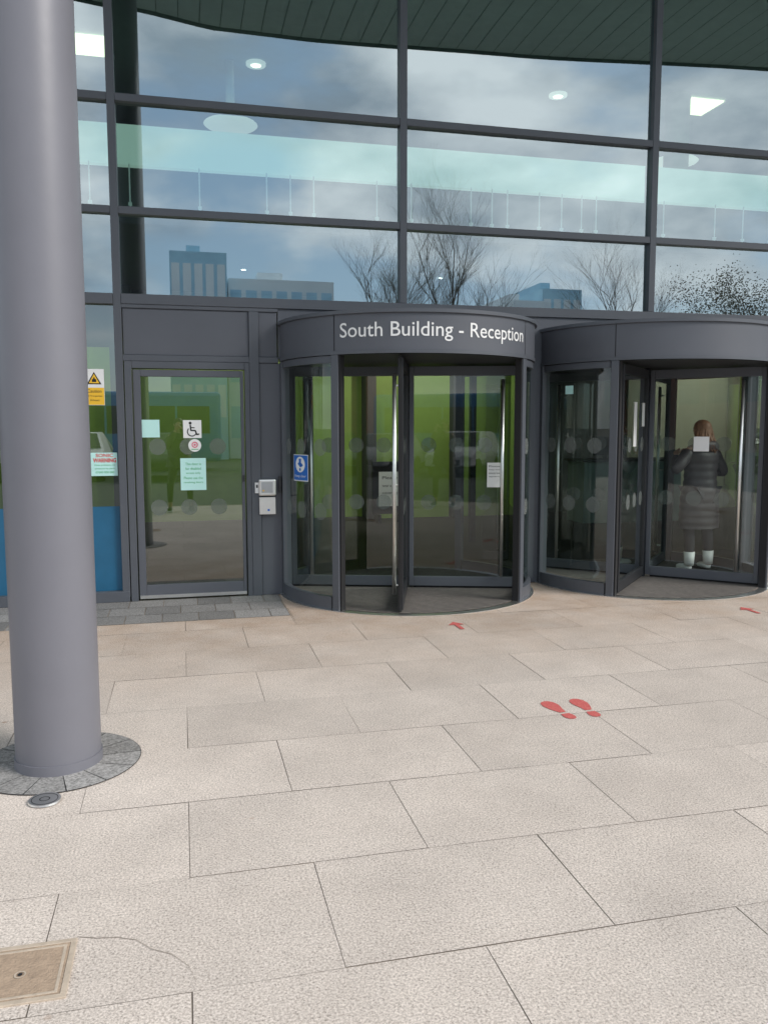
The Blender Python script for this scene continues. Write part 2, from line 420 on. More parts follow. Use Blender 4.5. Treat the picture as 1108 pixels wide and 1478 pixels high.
m=B('frame'); m.box(3.33,3.53,-.03,.12,.002,2.56); m.obj("door_post",bl,bevel=.003)
m=B('frame'); m.box(5.95,6.05,-.03,.12,.002,2.56); m.obj("door_post",bl,bevel=.003)
m=B('frame'); m.box(7.30,7.44,-.03,.12,.002,2.68); m.obj("door_post",bl,bevel=.003)
m=B('glasslow'); m.quad((6.06,.03,.1),(7.29,.03,.1),(7.29,.03,2.22),(6.06,.03,2.22)); m.obj("window",bl)
m=B('glasslow'); m.quad((7.45,.03,.1),(10,.03,.1),(10,.03,2.69),(7.45,.03,2.69)); m.obj("window",bl)
m=B('frame'); m.box(6.06,10,-.03,.12,.002,.10); m.obj("sill",bl)
m=B('frame2'); m.box(-6,10.2,-.01,.2,6.235,7.44); m.obj("upper_wall",bl)
# interior
m=B('infloor'); m.quad((-6,.14,.0),(16,.14,.0),(16,9,.0),(-6,9,.0)); m.obj("lobby_floor",bl)
for a,b,y,h in ((-5.9,-1.1,6.6,2.9),(-.75,1.6,6.6,2.9),(1.6,3.1,6.6,2.9),(3.25,4.6,6.2,2.9),(4.75,5.9,6.2,2.9),(10.6,15,6.6,3.0)):
    m=B('green'); m.box(a,b-.002,y,y+.1,0,h); m.obj("green_wall",bl)
m=B('cream'); m.box(8.2,10.6,6.4,6.7,0,3.0); m.obj("cream_wall",bl)
for a,b,y in ((3.1,3.25,6.1),(5.9,8.2,6.5),(-1.1,-.75,6.3),(4.6,4.75,6.0)):
    m=B('inwall'); m.box(a,b,y,6.7,0,3.86); m.obj("dark_partition",bl)
m=B('inwall'); m.box(-5.9,16,6.75,6.85,0,3.86); m.obj("rear_wall",bl)
m=B('inwall'); m.box(-6,16,8.,8.1,3.9,6.2); m.obj("rear_wall",bl)
m=B('inwall'); m.box(-6.1,-6,.14,9,0,6.2); m.obj("side_wall",bl)
m=B('inwall'); m.box(16,16.1,.14,9,0,6.2); m.obj("side_wall",bl)
m=B('ceil'); m.box(-6,16,.14,9,6.2,6.3); m.obj("ceiling",bl)
m=B('inwall'); m.box(-6,16,2.05,9,3.86,3.98); m.obj("mezzanine_floor",bl)
m=B('glowband'); m.box(-6,16,2.0,2.1,4.47,4.90); m.obj("mezzanine_band",bl)
m=B('inwall'); m.box(-6,16,2.6,2.7,3.98,4.8); m.obj("mezzanine_backing",bl)
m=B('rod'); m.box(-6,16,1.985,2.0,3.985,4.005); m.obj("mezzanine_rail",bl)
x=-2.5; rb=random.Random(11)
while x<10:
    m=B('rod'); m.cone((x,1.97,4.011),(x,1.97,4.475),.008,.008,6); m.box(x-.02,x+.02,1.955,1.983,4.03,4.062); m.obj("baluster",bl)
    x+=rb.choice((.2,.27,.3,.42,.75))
m=B('greend'); m.cone((6.85,2.95,3.98),(6.85,2.95,6.2),.17,.17,24,False); m.obj("pillar",bl,smooth=True)
for a,b in ((3.9,5.0),):
    for xx in (a,b):
        m=B('dark'); m.box(xx-.04,xx+.04,3.0,3.08,0,2.4); m.obj("inner_frame_post",bl)
    m=B('dark'); m.box(a+.041,b-.041,3.0,3.08,2.3,2.4); m.obj("inner_frame_head",bl)
m=B('frame2'); m.box(-6.3,-6.12,.0,9.2,0,7.44); m.box(16.12,16.3,0,9.2,0,7.44); m.box(-6.3,16.3,9.05,9.2,0,7.44); m.box(-6.3,16.3,0.21,9.2,7.3,7.44); m.box(10.04,16.12,0,.2,0,7.28); m.obj("outer_wall",bl)

# canopy
t=thing("entrance_canopy","curved overhanging canopy roof with boarded dark soffit","canopy",(2,-2.5,7.45))
def edge(x):
    pts=[(-8,-3.6),(-3,-4.3),(-.44,-4.85),(.6,-5.15),(2.1,-5.19),(5.5,-4.97),(9.4,-4.5),(14,-3.9),(18,-3.2)]
    for (a,b),(c2,d) in zip(pts[:-1],pts[1:]):
        if a<=x<=c2:
            u=(x-a)/(c2-a); u=u*u*(3-2*u)*.3+u*.7; return b+(d-b)*u
    return -4
m=B('soffit'); x=-8
while x<17.9:
    e0,e1=edge(x+.005),edge(min(18,x+.295)); m.quad((x+.006,.2,7.45),(x+.294,.2,7.45),(x+.294,e1,7.45),(x+.006,e0,7.45)); x+=.30
m.mat('rubber')
x=-8
while x<17.9:
    m.quad((x,.2,7.47),(x+.3,.2,7.47),(x+.3,edge(x+.3),7.47),(x,edge(x),7.47)); x+=.3
m.obj("soffit",t)
m=B('fascia'); x=-8
while x<17.9:
    a,b=edge(x),edge(x+.2); m.quad((x,a-.02,7.40),(x+.2,b-.02,7.40),(x+.2,b-.02,7.78),(x,a-.02,7.78)); m.quad((x,a-.02,7.78),(x+.2,b-.02,7.78),(x+.2,.2,7.85),(x,.2,7.85)); x+=.2
m.obj("fascia",t)

# ceiling lamps
GL="ceiling lights in the reception hall"
for X,Y in ((-1.0,3.2),(7.3,3.2)):
    m=B('lamp'); m.box(X-.27,X+.27,Y-.27,Y+.27,6.17,6.19); m.mat('white'); m.box(X-.30,X-.27,Y-.3,Y+.3,6.165,6.199); m.box(X+.27,X+.3,Y-.3,Y+.3,6.165,6.199)
    m.obj("ceiling_light_panel",origin=(X,Y,6.19),label="square warm glowing light panel on the ceiling",category="ceiling light",group=GL)
for X,Y in ((1.03,3.27),(5.2,3.3)):
    m=B('shade'); m.disc(X,Y,6.17,.125,32,.06); m.mat('lampw'); m.disc(X,Y,6.165,.065,24); m.mat('shade'); m.patch(X,Y,.125,0,360,6.17,6.199,12)
    m.obj("downlight",origin=(X,Y,6.18),label="small round glowing recessed downlight on ceiling",category="ceiling light",group=GL)
for X,Y in ((.70,3.27),(7.04,3.3)):
    t=thing("pendant_lamp","large pale dish pendant lamp hanging from ceiling","pendant lamp",(X,Y,5.42),GL)
    m=B('shade'); m.ell((X,Y,5.42),(.34,.34,.05),32,10); m.obj("lamp_shade",t,smooth=True)
    m=B('pale'); m.cone((X,Y,5.46),(X,Y,6.19),.06,.05,16); m.obj("stem",t,smooth=True)
for X in (-2.0,.9,3.8,9.6):  # spots added under the mezzanine to brighten the green wall
    m=B('dark'); m.cone((X,4.2,3.858),(X,4.2,3.80),.06,.06,16,False); m.mat('lampw'); m.disc(X,4.2,3.83,.04,16)
    m.obj("added_wall_spot",origin=(X,4.2,3.85),label="small black spot added to brighten the green wall",category="spot lamp",group=GL)
    ld=bpy.data.lights.new("added_wall_spot_light",'SPOT'); ld.energy=230; ld.spot_size=rad(110); ld.spot_blend=1.; ld.color=(1,.95,.85); ld.shadow_soft_size=.05
    lo=bpy.data.objects.new("added_wall_spot_light",ld); COL.objects.link(lo); lo.location=(X,4.2,3.78); lo.rotation_euler=Vector((0,-2.2,2.2)).to_track_quat('Z','Y').to_euler()

# ------------------------------------------------------------------ single door
d=thing("entrance_door","closed single grey framed glass door with stickers","door",(.08,0,0))
m=B('frame'); m.box(-.488,-.425,-.028,.09,.002,2.188); m.box(.575,.619,-.028,.09,.002,2.188); m.box(-.424,.574,-.028,.09,2.125,2.188)
m.obj("door_frame",d,bevel=.003)
m=B('frame2'); m.box(-.415,-.352,-.014,.04,.02,2.115); m.box(.535,.565,-.014,.04,.02,2.115); m.box(-.351,.534,-.014,.04,2.055,2.115); m.box(-.351,.534,-.014,.04,.02,.145)
lf=m.obj("door_leaf",d,bevel=.003)
m=B('glasslow'); m.quad((-.352,.012,.145),(.535,.012,.145),(.535,.012,2.055),(-.352,.012,2.055)); m.obj("glass",lf)
def dots(fn,u0,u1,zs,mb=None,r=.075,step=.27):
    mb=mb or B('dots'); u=u0+.12
    while u<u1-.05:
        for z in zs: mb.circ2(fn,u,z,r,1,20)
        u+=step
    return mb
m=dots(lambda u,v,l:(u,.008,v),-.34,.53,(1.42,.86)); m.obj("frosted_dots",lf)
m=B('steel'); m.box(-.41,.56,-.02,-.015,.02,.05); m.obj("kick_strip",lf)
m=B('dark'); m.box(.54,.562,-.022,-.014,1.09,1.15); m.obj("lock",lf)
m=B('white'); m.box(.652,.688,-.045,-.03,.98,1.08); m.mat('dark'); m.box(.662,.678,-.049,-.045,1.03,1.06); m.obj("push_button",origin=(.67,-.03,1.03),label="small white door button on grey post",category="door button",bevel=.002)

# ------------------------------------------------------------------ stickers and signs
fn=plane_fn(.093,1.58,.004)
m=B('white'); m.rect2(fn,-.082,.082,-.082,.082,0)
m.mat('black'); m.circ2(fn,-.018,.055,.013,1)
m.stroke2(fn,[(-.017,.034),(-.012,-.012),(.026,-.014),(.040,-.050),(.056,-.046)],.013,1); m.stroke2(fn,[(-.014,.014),(.018,.012)],.009,1.4)
m.stroke2(fn,[(-.004+.040*math.cos(a),-.024+.040*math.sin(a)) for a in [rad(140+k*20) for k in range(11)]],.009,1.2)
m.obj("wheelchair_access_sign",origin=(.093,.004,1.5),label="white square sticker with black wheelchair symbol on door glass",category="sign")
fn=plane_fn(-.28,1.585,.004); m=B('mint'); m.rect2(fn,-.083,.083,-.08,.08,0); m.obj("blank_card",origin=(-.28,.004,1.5),label="blank pale mint card stuck on door glass",category="notice")
fn=plane_fn(.112,1.43,.004); m=B('white'); m.circ2(fn,0,0,.058,0,32); m.mat('pinkink')
m.stroke2(fn,[(.024*math.cos(a),.006+.024*math.sin(a)) for a in [rad(k*30) for k in range(13)]],.009,1); m.circ2(fn,0,.006,.010,1.5,14); m.mat('greenink'); m.stroke2(fn,[(-.03,-.036),(.03,-.036)],.007,1)
m.obj("round_sticker",origin=(.112,.004,1.38),label="round white sticker with pink symbol and green line",category="sticker")
fn=plane_fn(.093,1.165,.004); m=B('mint'); m.rect2(fn,-.115,.115,-.148,.148,0); m.mat('greenink')
for i,(tx,w) in enumerate((("This door is",.14),("for disabled",.14),("access only",.13),("Please use the",.17),("revolving doors",.17))): m.text2(fn,tx,0,.095-i*.043,w,.024,1)
m.obj("door_notice",origin=(.093,.004,1.02),label="pale aqua printed paper notice on door glass",category="notice")
fn=plane_fn(-.75,1.955,.02); m=B('white'); m.rect2(fn,-.085,.085,-.16,.16,0); m.mat('yellow'); m.rect2(fn,-.082,.082,-.157,-.005,1); m.mat('black'); m.poly2(fn,[(-.062,.025),(.062,.025),(0,.135)],1); m.mat('yellow'); m.poly2(fn,[(-.045,.034),(.045,.034),(0,.118)],2); m.mat('black'); m.rect2(fn,-.018,.018,.045,.07,3); m.rect2(fn,-.006,.006,.07,.085,3)
m.text2(fn,"Caution",.0,-.035,.12,.028,2); m.text2(fn,"CCTV in operation",.0,-.08,.13,.018,2); m.text2(fn,"24 hours",.0,-.115,.08,.018,2)
m.obj("warning_sign",origin=(-.75,.02,1.8),label="yellow and white caution sign on side window",category="sign")
fn=plane_fn(-.685,1.265,.02); m=B('mint'); m.rect2(fn,-.125,.11,-.105,.105,0); m.mat('redink'); m.text2(fn,"SONIC",-.0,.080,.15,.032,1,.02); m.mat('redink'); m.text2(fn,"WARNING",0,.036,.20,.040,1,.03); m.mat('greenink'); 
for i in range(3): m.text2(fn,["these premises are","protected by alarm","07000 000 000"][i],0,-.008-i*.032,.18-.01*i,.019,1)
m.obj("warning_notice",origin=(-.685,.02,1.16),label="pale warning notice with red heading on window",category="notice")
t=thing("door_entry_unit","brushed metal door entry unit on grey side panel","intercom",(.765,-.03,.78))
m=B('steel'); m.box(.685,.845,-.075,-.01,.955,1.11); m.obj("reader_box",t,bevel=.012)
m=B('silver'); m.box(.71,.815,-.079,-.0755,.985,1.085); m.mat('yellow'); m.box(.72,.735,-.082,-.0795,1.0,1.012); m.obj("keypad",t)
m=B('steel'); m.box(.69,.84,-.055,-.01,.78,.94); m.mat('bluev'); m.box(.765,.785,-.0575,-.0555,.81,.83); m.obj("push_plate",t,bevel=.006)
m=B('dark'); m.cone((.885,-.06,.98),(.885,-.06,1.14),.012,.012,12); m.box(.875,.895,-.06,-.008,1.0,1.02); m.box(.875,.895,-.06,-.008,1.10,1.12); m.obj("pull_handle",origin=(.885,-.03,1.0),label="short black pull handle beside revolving door",category="handle")

# ------------------------------------------------------------------ revolving doors
def revolving(cx,rot,label,text=False):
    R=1.22; cy=0.
    d=thing("revolving_door",label,"revolving door",(cx,cy,0),"revolving doors at the entrance")
    m=B('frame2')
    for a0,a1 in ((178,224.8),(225.2,314.8),(315.2,362)): m.shell(cx,cy,R-.03,R,a0,a1,2.235,2.535)
    o=m.obj("canopy_ring",d); smooth_by_angle(o)
    m=B('dark'); m.shell(cx,cy,R-.05,R-.006,178,362,2.24,2.53); m.obj("ring_backing",d)
    m=B('frame'); m.shell(cx,cy,R-.05,R+.022,178,362,2.535,2.565); m.shell(cx,cy,R-.05,R+.008,178,362,2.205,2.235); o=m.obj("canopy_rim",d); smooth_by_angle(o)
    m=B('frame2'); m.disc(cx,cy,2.56,R-.04,72); m.obj("canopy_top",d)
    m=B('dark'); m.disc(cx,cy,2.2,R-.01,72); m.obj("canopy_soffit",d)
    for a in (182,225,315,358,45,135):
        x=Matrix.Translation((cx,cy,0))@Matrix.Rotation(rad(a),4,'Z')
        m=B('frame',x); m.box(R-.075,R+.004,-.036,.036,.003,2.204); m.obj("post",d,bevel=.004)
        if a in(225,315):
            sg=1 if a==225 else -1
            m=B('rubber',x); m.box(R-.07,R-.01,*( (.037,.052) if sg>0 else (-.052,-.037)),.003,2.2); m.obj("finger_guard",d)
    for a0,a1 in ((184.2,222.8),(317.2,355.8),(2,43),(137,178)):
        m=B('glassdrum'); m.patch(cx,cy,R-.03,a0,a1,.14,2.14,2.); o=m.obj("curved_glass",d,smooth=True)
        m=B('frame'); m.shell(cx,cy,R-.05,R-.0,a0,a1,.003,.12); o2=m.obj("curved_rail",d); smooth_by_angle(o2)
        m=B('frame'); m.shell(cx,cy,R-.05,R-.01,a0,a1,2.14,2.2); o2=m.obj("curved_rail",d); smooth_by_angle(o2)
        if a0>180:
            u1=rad(a1-a0)*(R-.03); fn=lambda u,v,l,A=a0:(cx+(R-.026)*math.cos(rad(A)+u/(R-.03)),cy+(R-.026)*math.sin(rad(A)+u/(R-.03)),v)
            m=dots(fn,0,u1,(1.42,.86)); m.obj("frosted_dots",o)
    m=B('steel'); m.shell(cx,cy,R-.06,R+.03,178,362,.001,.006); m.obj("threshold_ring",d)
    m=B('mat')
    m.disc(cx,cy,.009,R-.062,72)
    m.mat('matrib')
    y=-R+.1
    while y<0:
        hw=math.sqrt(max(0,(R-.07)**2-y*y)); m.box(cx-hw,cx+hw,y,y+.014,.0095,.011); y+=.05
    m.obj("entrance_mat",d)
    m=B('frame'); m.cone((cx,cy,.01),(cx,cy,2.2),.028,.028,20); m.obj("centre_shaft",d,smooth=True)
    for k in range(4):
        a=rot+90*k
        x=Matrix.Translation((cx,cy,0))@Matrix.Rotation(rad(a),4,'Z')
        w=B('dark' if k==3 else 'frame',x); w.box(.03,.075,-.022,.022,.03,2.18); w.box(1.09,1.135,-.022,.022,.03,2.18); w.box(.076,1.089,-.022,.022,2.09,2.18); w.box(.076,1.089,-.022,.022,.03,.125)
        wo=w.obj("door_wing",d,bevel=.003)
        q=B('glassdrum',x); q.quad((.075,0,.125),(1.09,0,.125),(1.09,0,2.09),(.075,0,2.09)); q.obj("glass",wo)
        q=B('rubber',x); q.box(1.1355,1.158,-.009,.009,.02,2.19); q.box(.08,1.13,-.009,.009,.014,.03); q.obj("brush_seal",wo)
        sg=(-1,1,1,-1)[k]; hu=1.0 if k==3 else .93
        q=B('steel',x); q.cone((hu,sg*.06,.14),(hu,sg*.06,2.05),.018,.018,14)
        for z in (.22,1.1,1.95): q.cone((hu,sg*.001,z),(hu,sg*.06,z),.009,.009,8)
        q.obj("handle",wo,smooth=True)
        q=dots(lambda u,v,l:tuple(x@Vector((u,.004,v))),.1,1.07,(1.42,.86)); q.xf=None; q.obj("frosted_dots",wo)
    if text:
        fn=cyl_fn(cx,cy,R+.003,270,2.383); m=B('white'); m.text2(fn,"South Building - Reception",.0,0,1.80,.158,1,.004); m.obj("lettering",d)
    return d
revolving(2.128,-17.5,"glass revolving door lettered South Building - Reception on its ring",True)
revolving(4.742,-43,"glass revolving door with turned wings and a person inside")

fn=cyl_fn(2.128,0,1.215,204,1.235); m=B('white'); m.rect2(fn,-.12,.12,-.118,.118,0,6); m.mat('bluev'); m.rect2(fn,-.113,.113,-.11,.112,1,6); m.mat('white'); m.circ2(fn,0,.030,.076,2,32,.070); m.mat('bluev'); m.poly2(fn,[(-.020,.082),(.020,.082),(.010,.012),(-.010,.012)],3); m.circ2(fn,0,-.014,.014,3,12); m.mat('white'); m.text2(fn,"Keep clear",0,-.075,.18,.030,2)
m.obj("keep_clear_sign",origin=(1.0,-.48,1.12),label="blue and white keep clear sign on curved glass",category="sign")
def wing_notice(cx,ang,u,v,w,h,mat,lines,lab,off=-.006):
    x=Matrix.Translation((cx,0,0))@Matrix.Rotation(rad(ang),4,'Z'); fn=frame_fn(x,u,v,off)
    m=B(mat); m.rect2(fn,-w/2,w/2,-h/2,h/2,0); m.mat('black')
    for i,t in enumerate(lines): m.text2(fn,t,0,h/2-.035-i*.034,w*.75,.016,1)
    m.obj("paper_notice",origin=tuple(x@Vector((u,off,v))),label=lab,category="notice")
wing_notice(2.128,-17.5,.86,1.13,.14,.24,'white',["Please","keep two","metres","apart"],"white printed notice stuck low on door wing glass")
wing_notice(4.742,-43,.55,1.42,.15,.15,'white',[],"square blank white notice on turned door wing")
wing_notice(4.742,-133,.55,1.62,.13,.44,'white',["Please","wait"],"tall white paper notice on turned door wing",.006)
wing_notice(4.742,-133,.2,1.72,.12,.24,'white',[],"small white paper notice on turned door wing",.006)
fn=cyl_fn(4.742,0,1.2,202,1.95); m=B('mint'); m.rect2(fn,-.05,.05,-.04,.04,0,2); m.obj("blank_card",origin=(3.6,-.4,1.9),label="small pale card stuck on curved glass",category="notice")

# ------------------------------------------------------------------ lobby furniture
t=thing("reception_desk","pale reception desk with counter in the lobby","desk",(7.2,4.9,0))
m=B('ceil'); m.box(6.4,8.2,4.6,5.2,0,1.02); m.obj("desk_front",t,bevel=.01)
m=B('inwall'); m.box(6.35,8.25,4.55,5.25,1.021,1.06); m.obj("counter",t,bevel=.005)
m=B('black'); m.box(6.7,7.15,4.85,4.88,1.12,1.42); m.box(6.9,6.95,4.87,4.92,1.061,1.2); m.obj("desk_monitor",origin=(6.9,4.9,1.06),label="black computer monitor standing on reception desk",category="monitor")
t=thing("poster_stand","black framed stand with white papers on lobby floor","sign stand",(3.37,5.6,0))
m=B('black'); m.box(3.06,3.62,5.60,5.64,.14,1.02); m.obj("stand_frame",t)
for xx in (3.14,3.52):
    m=B('black'); m.box(xx,xx+.04,5.45,5.8,0,.14); m.obj("leg",t)
fn=plane_fn(3.36,.55,5.594); m=B('white'); m.rect2(fn,-.19,.19,-.28,.30,0); m.mat('black')
for i,x in enumerate(("Please","wear a face","covering")): m.text2(fn,x,0,.2-i*.13,.26,.05,1)
m.obj("poster",t)

# ------------------------------------------------------------------ people
def skin(verts,edges,radii,root=0,sub=2):
    me=bpy.data.meshes.new("tmp_skin"); me.from_pydata(verts,edges,[])
    ob=bpy.data.objects.new("tmp_skin",me); COL.objects.link(ob)
    md=ob.modifiers.new("s",'SKIN'); 
    for i,sv in enumerate(me.skin_vertices[0].data):
        r=radii[i]; sv.radius=(r,r) if not isinstance(r,tuple) else r; sv.use_root=(i==root)
    md.use_smooth_shade=True; md.branch_smoothing=.6
    s2=ob.modifiers.new("u",'SUBSURF'); s2.levels=sub
    bpy.context.view_layer.update()
    r=bpy.data.meshes.new_from_object(ob.evaluated_get(bpy.context.evaluated_depsgraph_get()))
    bpy.data.objects.remove(ob); bpy.data.meshes.remove(me); return r
def hand(mb,w,dr,nrm,side,curl=.5):
    w=Vector(w);dr=Vector(dr).normalized();nrm=Vector(nrm).normalized(); lat=dr.cross(nrm).normalized()*side
    pal=skin([w,w+dr*.045,w+dr*.08],[(0,1),(1,2)],[(.022,.016),(.036,.014),(.036,.012)],0,2)
    mb.addmesh(pal)
    for i,(o,L) in enumerate(((.027,.068),(.009,.078),(-.009,.073),(-.027,.058))):
        b=w+dr*.075+lat*o; pts=[b-dr*.02,b]; dd=dr.copy(); pnt=b
        for sgm in (.45,.3,.25):
            dd=(dd+nrm*curl*.55).normalized(); pnt=pnt+dd*L*sgm; pts.append(pnt)
        mb.addmesh(skin(pts,[(k,k+1) for k in range(4)],[.009,.0095,.009,.008,.006],0,1))
    b=w+dr*.025+lat*.03; pts=[b-lat*.01,b+(dr*.5+lat*.6)*.03,b+(dr*.8+lat*.6+nrm*.4)*.055,b+(dr*1.0+lat*.5+nrm*.6)*.075]
    mb.addmesh(skin(pts,[(0,1),(1,2),(2,3)],[.012,.011,.010,.007],0,1))
def person(loc,yaw,label,arms,hood=False,coat_len=.5,coat='coat',hairm='hair',longhair=False,socks=False,scale=1.,stance=.1,wide=1.):
    X=Matrix.Translation(loc)@Matrix.Rotation(yaw,4,'Z')@Matrix.Scale(scale,4)
    t=thing("person",label,"person",loc)
    s_=stance
    V=[(0,0,.90),(0,.0,1.06),(0,.0,1.24),(0,-.005,1.37),(0,.005,1.44),(0,.02,1.52),(0,.022,1.58),(0,.012,1.625)]
    Rr=[(.145,.11),(.125,.10),(.15,.105),(.075,.07),(.052,.052),(.072,.082),(.074,.09),(.05,.062)]
    E=[(k,k+1) for k in range(7)]
    for sg in (-1,1):
        n=len(V); V+=[(sg*.088,0,.86),(sg*s_,.015,.48),(sg*(s_+.003),-.012,.34),(sg*(s_+.008),-.02,.09),(sg*(s_+.01),-.02,.045),(sg*(s_+.025),.13,.035)]
        Rr+=[.088,.058,.056,.036,.036,(.036,.028)]; E+=[(0,n),(n,n+1),(n+1,n+2),(n+2,n+3),(n+3,n+4),(n+4,n+5)]
        n=len(V); el,wr=arms[0 if sg<0 else 1]; V+=[(sg*.165,0,1.335),el,wr]; Rr+=[.058,.042,.028]; E+=[(3,n),(n,n+1),(n+1,n+2)]
    body=skin(V,E,Rr,0,2)
    mb=B('skin',X); mb.addmesh(body)
    mb.ell((0,.115,1.545),(.012,.018,.02),10,6)
    for sg in(-1,1): mb.ell((sg*.076,.015,1.55),(.012,.02,.03),10,6)
    mb.mat('white')
    for sg in(-1,1): mb.ell((sg*.03,.098,1.567),(.012,.008,.007),10,6)
    mb.mat('black')
    for sg in(-1,1): mb.ell((sg*.03,.105,1.567),(.005,.004,.005),8,5)
    mb.mat('pinkink'); mb.ell((0,.104,1.512),(.024,.008,.006),10,6); mb.mat('skin')
    for i,sg in enumerate((-1,1)):
        el,wr=arms[i]; dr=(Vector(wr)-Vector(el)).normalized()
        hand(mb,Vector(wr)+dr*.01,dr,Vector((-sg*.8,.3,-.2)),sg,.55)
    mb.obj("body",t,smooth=True)
    tv=[(0,0,.92)];tr=[(.150,.118)];te=[]
    for sg in(-1,1):
        n=len(tv); tv+=[(sg*.088,0,.86),(sg*s_,.015,.48),(sg*(s_+.003),-.012,.34),(sg*(s_+.008),-.02,.13)]; tr+=[.096,.066,.062,.046]; te+=[(0,n),(n,n+1),(n+1,n+2),(n+2,n+3)]
    m=B('cloth',X); m.addmesh(skin(tv,te,tr,0,2)); m.obj("trousers",t,smooth=True)
    for sg in(-1,1):
        m=B('white' if socks else 'black',X); m.addmesh(skin([(sg*(s_+.008),-.055,.045),(sg*(s_+.012),.02,.05),(sg*(s_+.026),.15,.04)],[(0,1),(1,2)],[(.042,.04),(.045,.04),(.045,.03)],0,2))
        m.mat('black' if socks else 'white'); m.box(sg*(s_+.015)-.045,sg*(s_+.015)+.045,-.10,.185,.004,.024); so=m.obj("shoe",t); smooth_by_angle(so)
        if socks:
            m=B('white',X); m.cone((sg*(s_+.008),-.02,.07),(sg*(s_+.006),-.018,.22),.050,.060,20); m.obj("sock",t,smooth=True)
    m=B(coat,X); rows=[]; zs=[coat_len+(1.40-coat_len)*k/48 for k in range(49)]
    for z in zs:
        w=.205-.035*math.sin(math.pi*min(1,max(0,(z-.80)/.5)))if z>.80 else .205+.04*(.8-z)
        dp=.15-.02*math.sin(math.pi*min(1,max(0,(z-.85)/.5)))
        if z>1.3: f=(1.40-z)/.1; w=.085+.11*math.sqrt(max(0,f)); dp=.085+.045*math.sqrt(max(0,f))
        w*=wide
        pf=1+.05*abs(math.sin(z*math.pi/.085))
        rows.append([m.V((w*pf*math.cos(a),dp*pf*math.sin(a)*(1+.02*math.sin(5*a+z*9)),z)) for a in [2*math.pi*k/32 for k in range(32)]])
    for r0,r1 in zip(rows[:-1],rows[1:]):
        for k in range(32): m.F((r0[k],r0[(k+1)%32],r1[(k+1)%32],r1[k]))
    for i,sg in enumerate((-1,1)):
        el,wr=Vector(arms[i][0]),Vector(arms[i][1]); sh=Vector((sg*.15,0,1.33)); pts=[sh]
        for k in range(1,5): pts.append(sh.lerp(el,k/4))
        for k in range(1,5): pts.append(el.lerp(wr,k/4*.98))
        m.addmesh(skin(pts,[(k,k+1) for k in range(8)],[.082,.078,.07,.072,.066,.064,.058,.056,.046],0,2))
    if hood: m.addmesh(skin([(-.11,-.02,1.40),(-.08,-.10,1.38),(0,-.15,1.35),(.08,-.10,1.38),(.11,-.02,1.40)],[(0,1),(1,2),(2,3),(3,4)],[.04,.06,.08,.06,.04],2,2))
    m.obj("coat",t,smooth=True)
    m=B(hairm,X); m.ell((0,-.008,1.585),(.088,.100,.084),20,12)
    m.ell((0,-.05,1.535),(.075,.066,.085),16,10)
    if longhair:
        rnd=random.Random(2)
        for k in range(34):
            a=rad(185+170*k/33); x0,y0=.078*math.cos(a),.088*math.sin(a)
            pts=[(x0*.8,y0*.8,1.64),(x0*1.15,y0*1.1,1.57),(x0*1.3+rnd.uniform(-.015,.015),y0*1.2,1.50),(x0*1.5+rnd.uniform(-.03,.03),y0*1.5,1.43+rnd.uniform(-.03,.03)),(x0*1.55+rnd.uniform(-.04,.04),y0*2.0,1.34+rnd.uniform(-.04,.05))]
            for q0,q1,ra,rb in zip(pts[:-1],pts[1:],(.010,.015,.016,.013),(.015,.016,.013,.003)): m.cone(q0,q1,ra,rb,6,False)
    m.obj("hair",t,smooth=True)
    return t
person((5.50,.14,.012),rad(8),"person in long dark padded coat seen from behind",
       [((-.37,-.02,1.12),(-.22,.14,1.27)),((.31,-.03,1.08),(.14,.2,1.16))],hood=True,coat_len=.48,socks=True,longhair=True,scale=.995,stance=.125,wide=1.12)
person((-.06,-8.32,0),0,"person in dark jacket and trousers holding up phone",
       [((-.20,.12,1.15),(-.06,.36,1.45)),((.20,.12,1.15),(.06,.36,1.45))],coat_len=.80,hairm='hairk',scale=1.06,stance=.17,wide=1.15)
m=B('black'); m.box(-.038,.038,-7.905,-7.897,1.50,1.655); m.obj("mobile_phone",origin=(0,-7.9,1.5),label="black mobile phone held upright in both hands",category="phone")
person((3.45,-7.2,0),rad(-5),"person in dark coat standing with arms at sides",
       [((-.24,-.01,1.08),(-.23,.04,.83)),((.24,-.01,1.08),(.23,.04,.83))],coat_len=.62,hairm='hairk',scale=1.04,stance=.12)

# ------------------------------------------------------------------ surroundings mirrored in the glass
def bus(X0,Y,L,mat,lab):
    t=thing("parked_bus",lab,"bus",(X0+L/2,Y,-.12),"buses parked beyond the forecourt")
    m=B(mat); m.box(X0,X0+L,Y-1.25,Y+1.25,.25,2.95); m.obj("body",t,bevel=.15)
    m=B('win'); m.box(X0-.02,X0-.001,Y-1.1,Y+1.1,1.1,2.6); m.obj("windscreen",t)
    n=7; w=(L-.9)/n
    for k in range(n):
        m=B('win'); m.box(X0+.5+k*w+.04,X0+.5+(k+1)*w-.04,Y+1.251,Y+1.27,1.35,2.4); m.obj("window",t)
    for xx in (X0+2.2,X0+L-2.8):
        m=B('rubber'); m.cone((xx,Y+1.0,.36),(xx,Y+1.3,.36),.48,.48,24); m.mat('silver'); m.cone((xx,Y+1.301,.36),(xx,Y+1.32,.36),.25,.22,16); m.obj("wheel",t)
bus(-8.5,-26.5,10.,'busblue',"blue single deck bus parked beside car park")
bus(9.3,-27,11,'busblue',"long blue single deck bus parked beyond forecourt")
CARG="cars parked nose in beyond the forecourt"
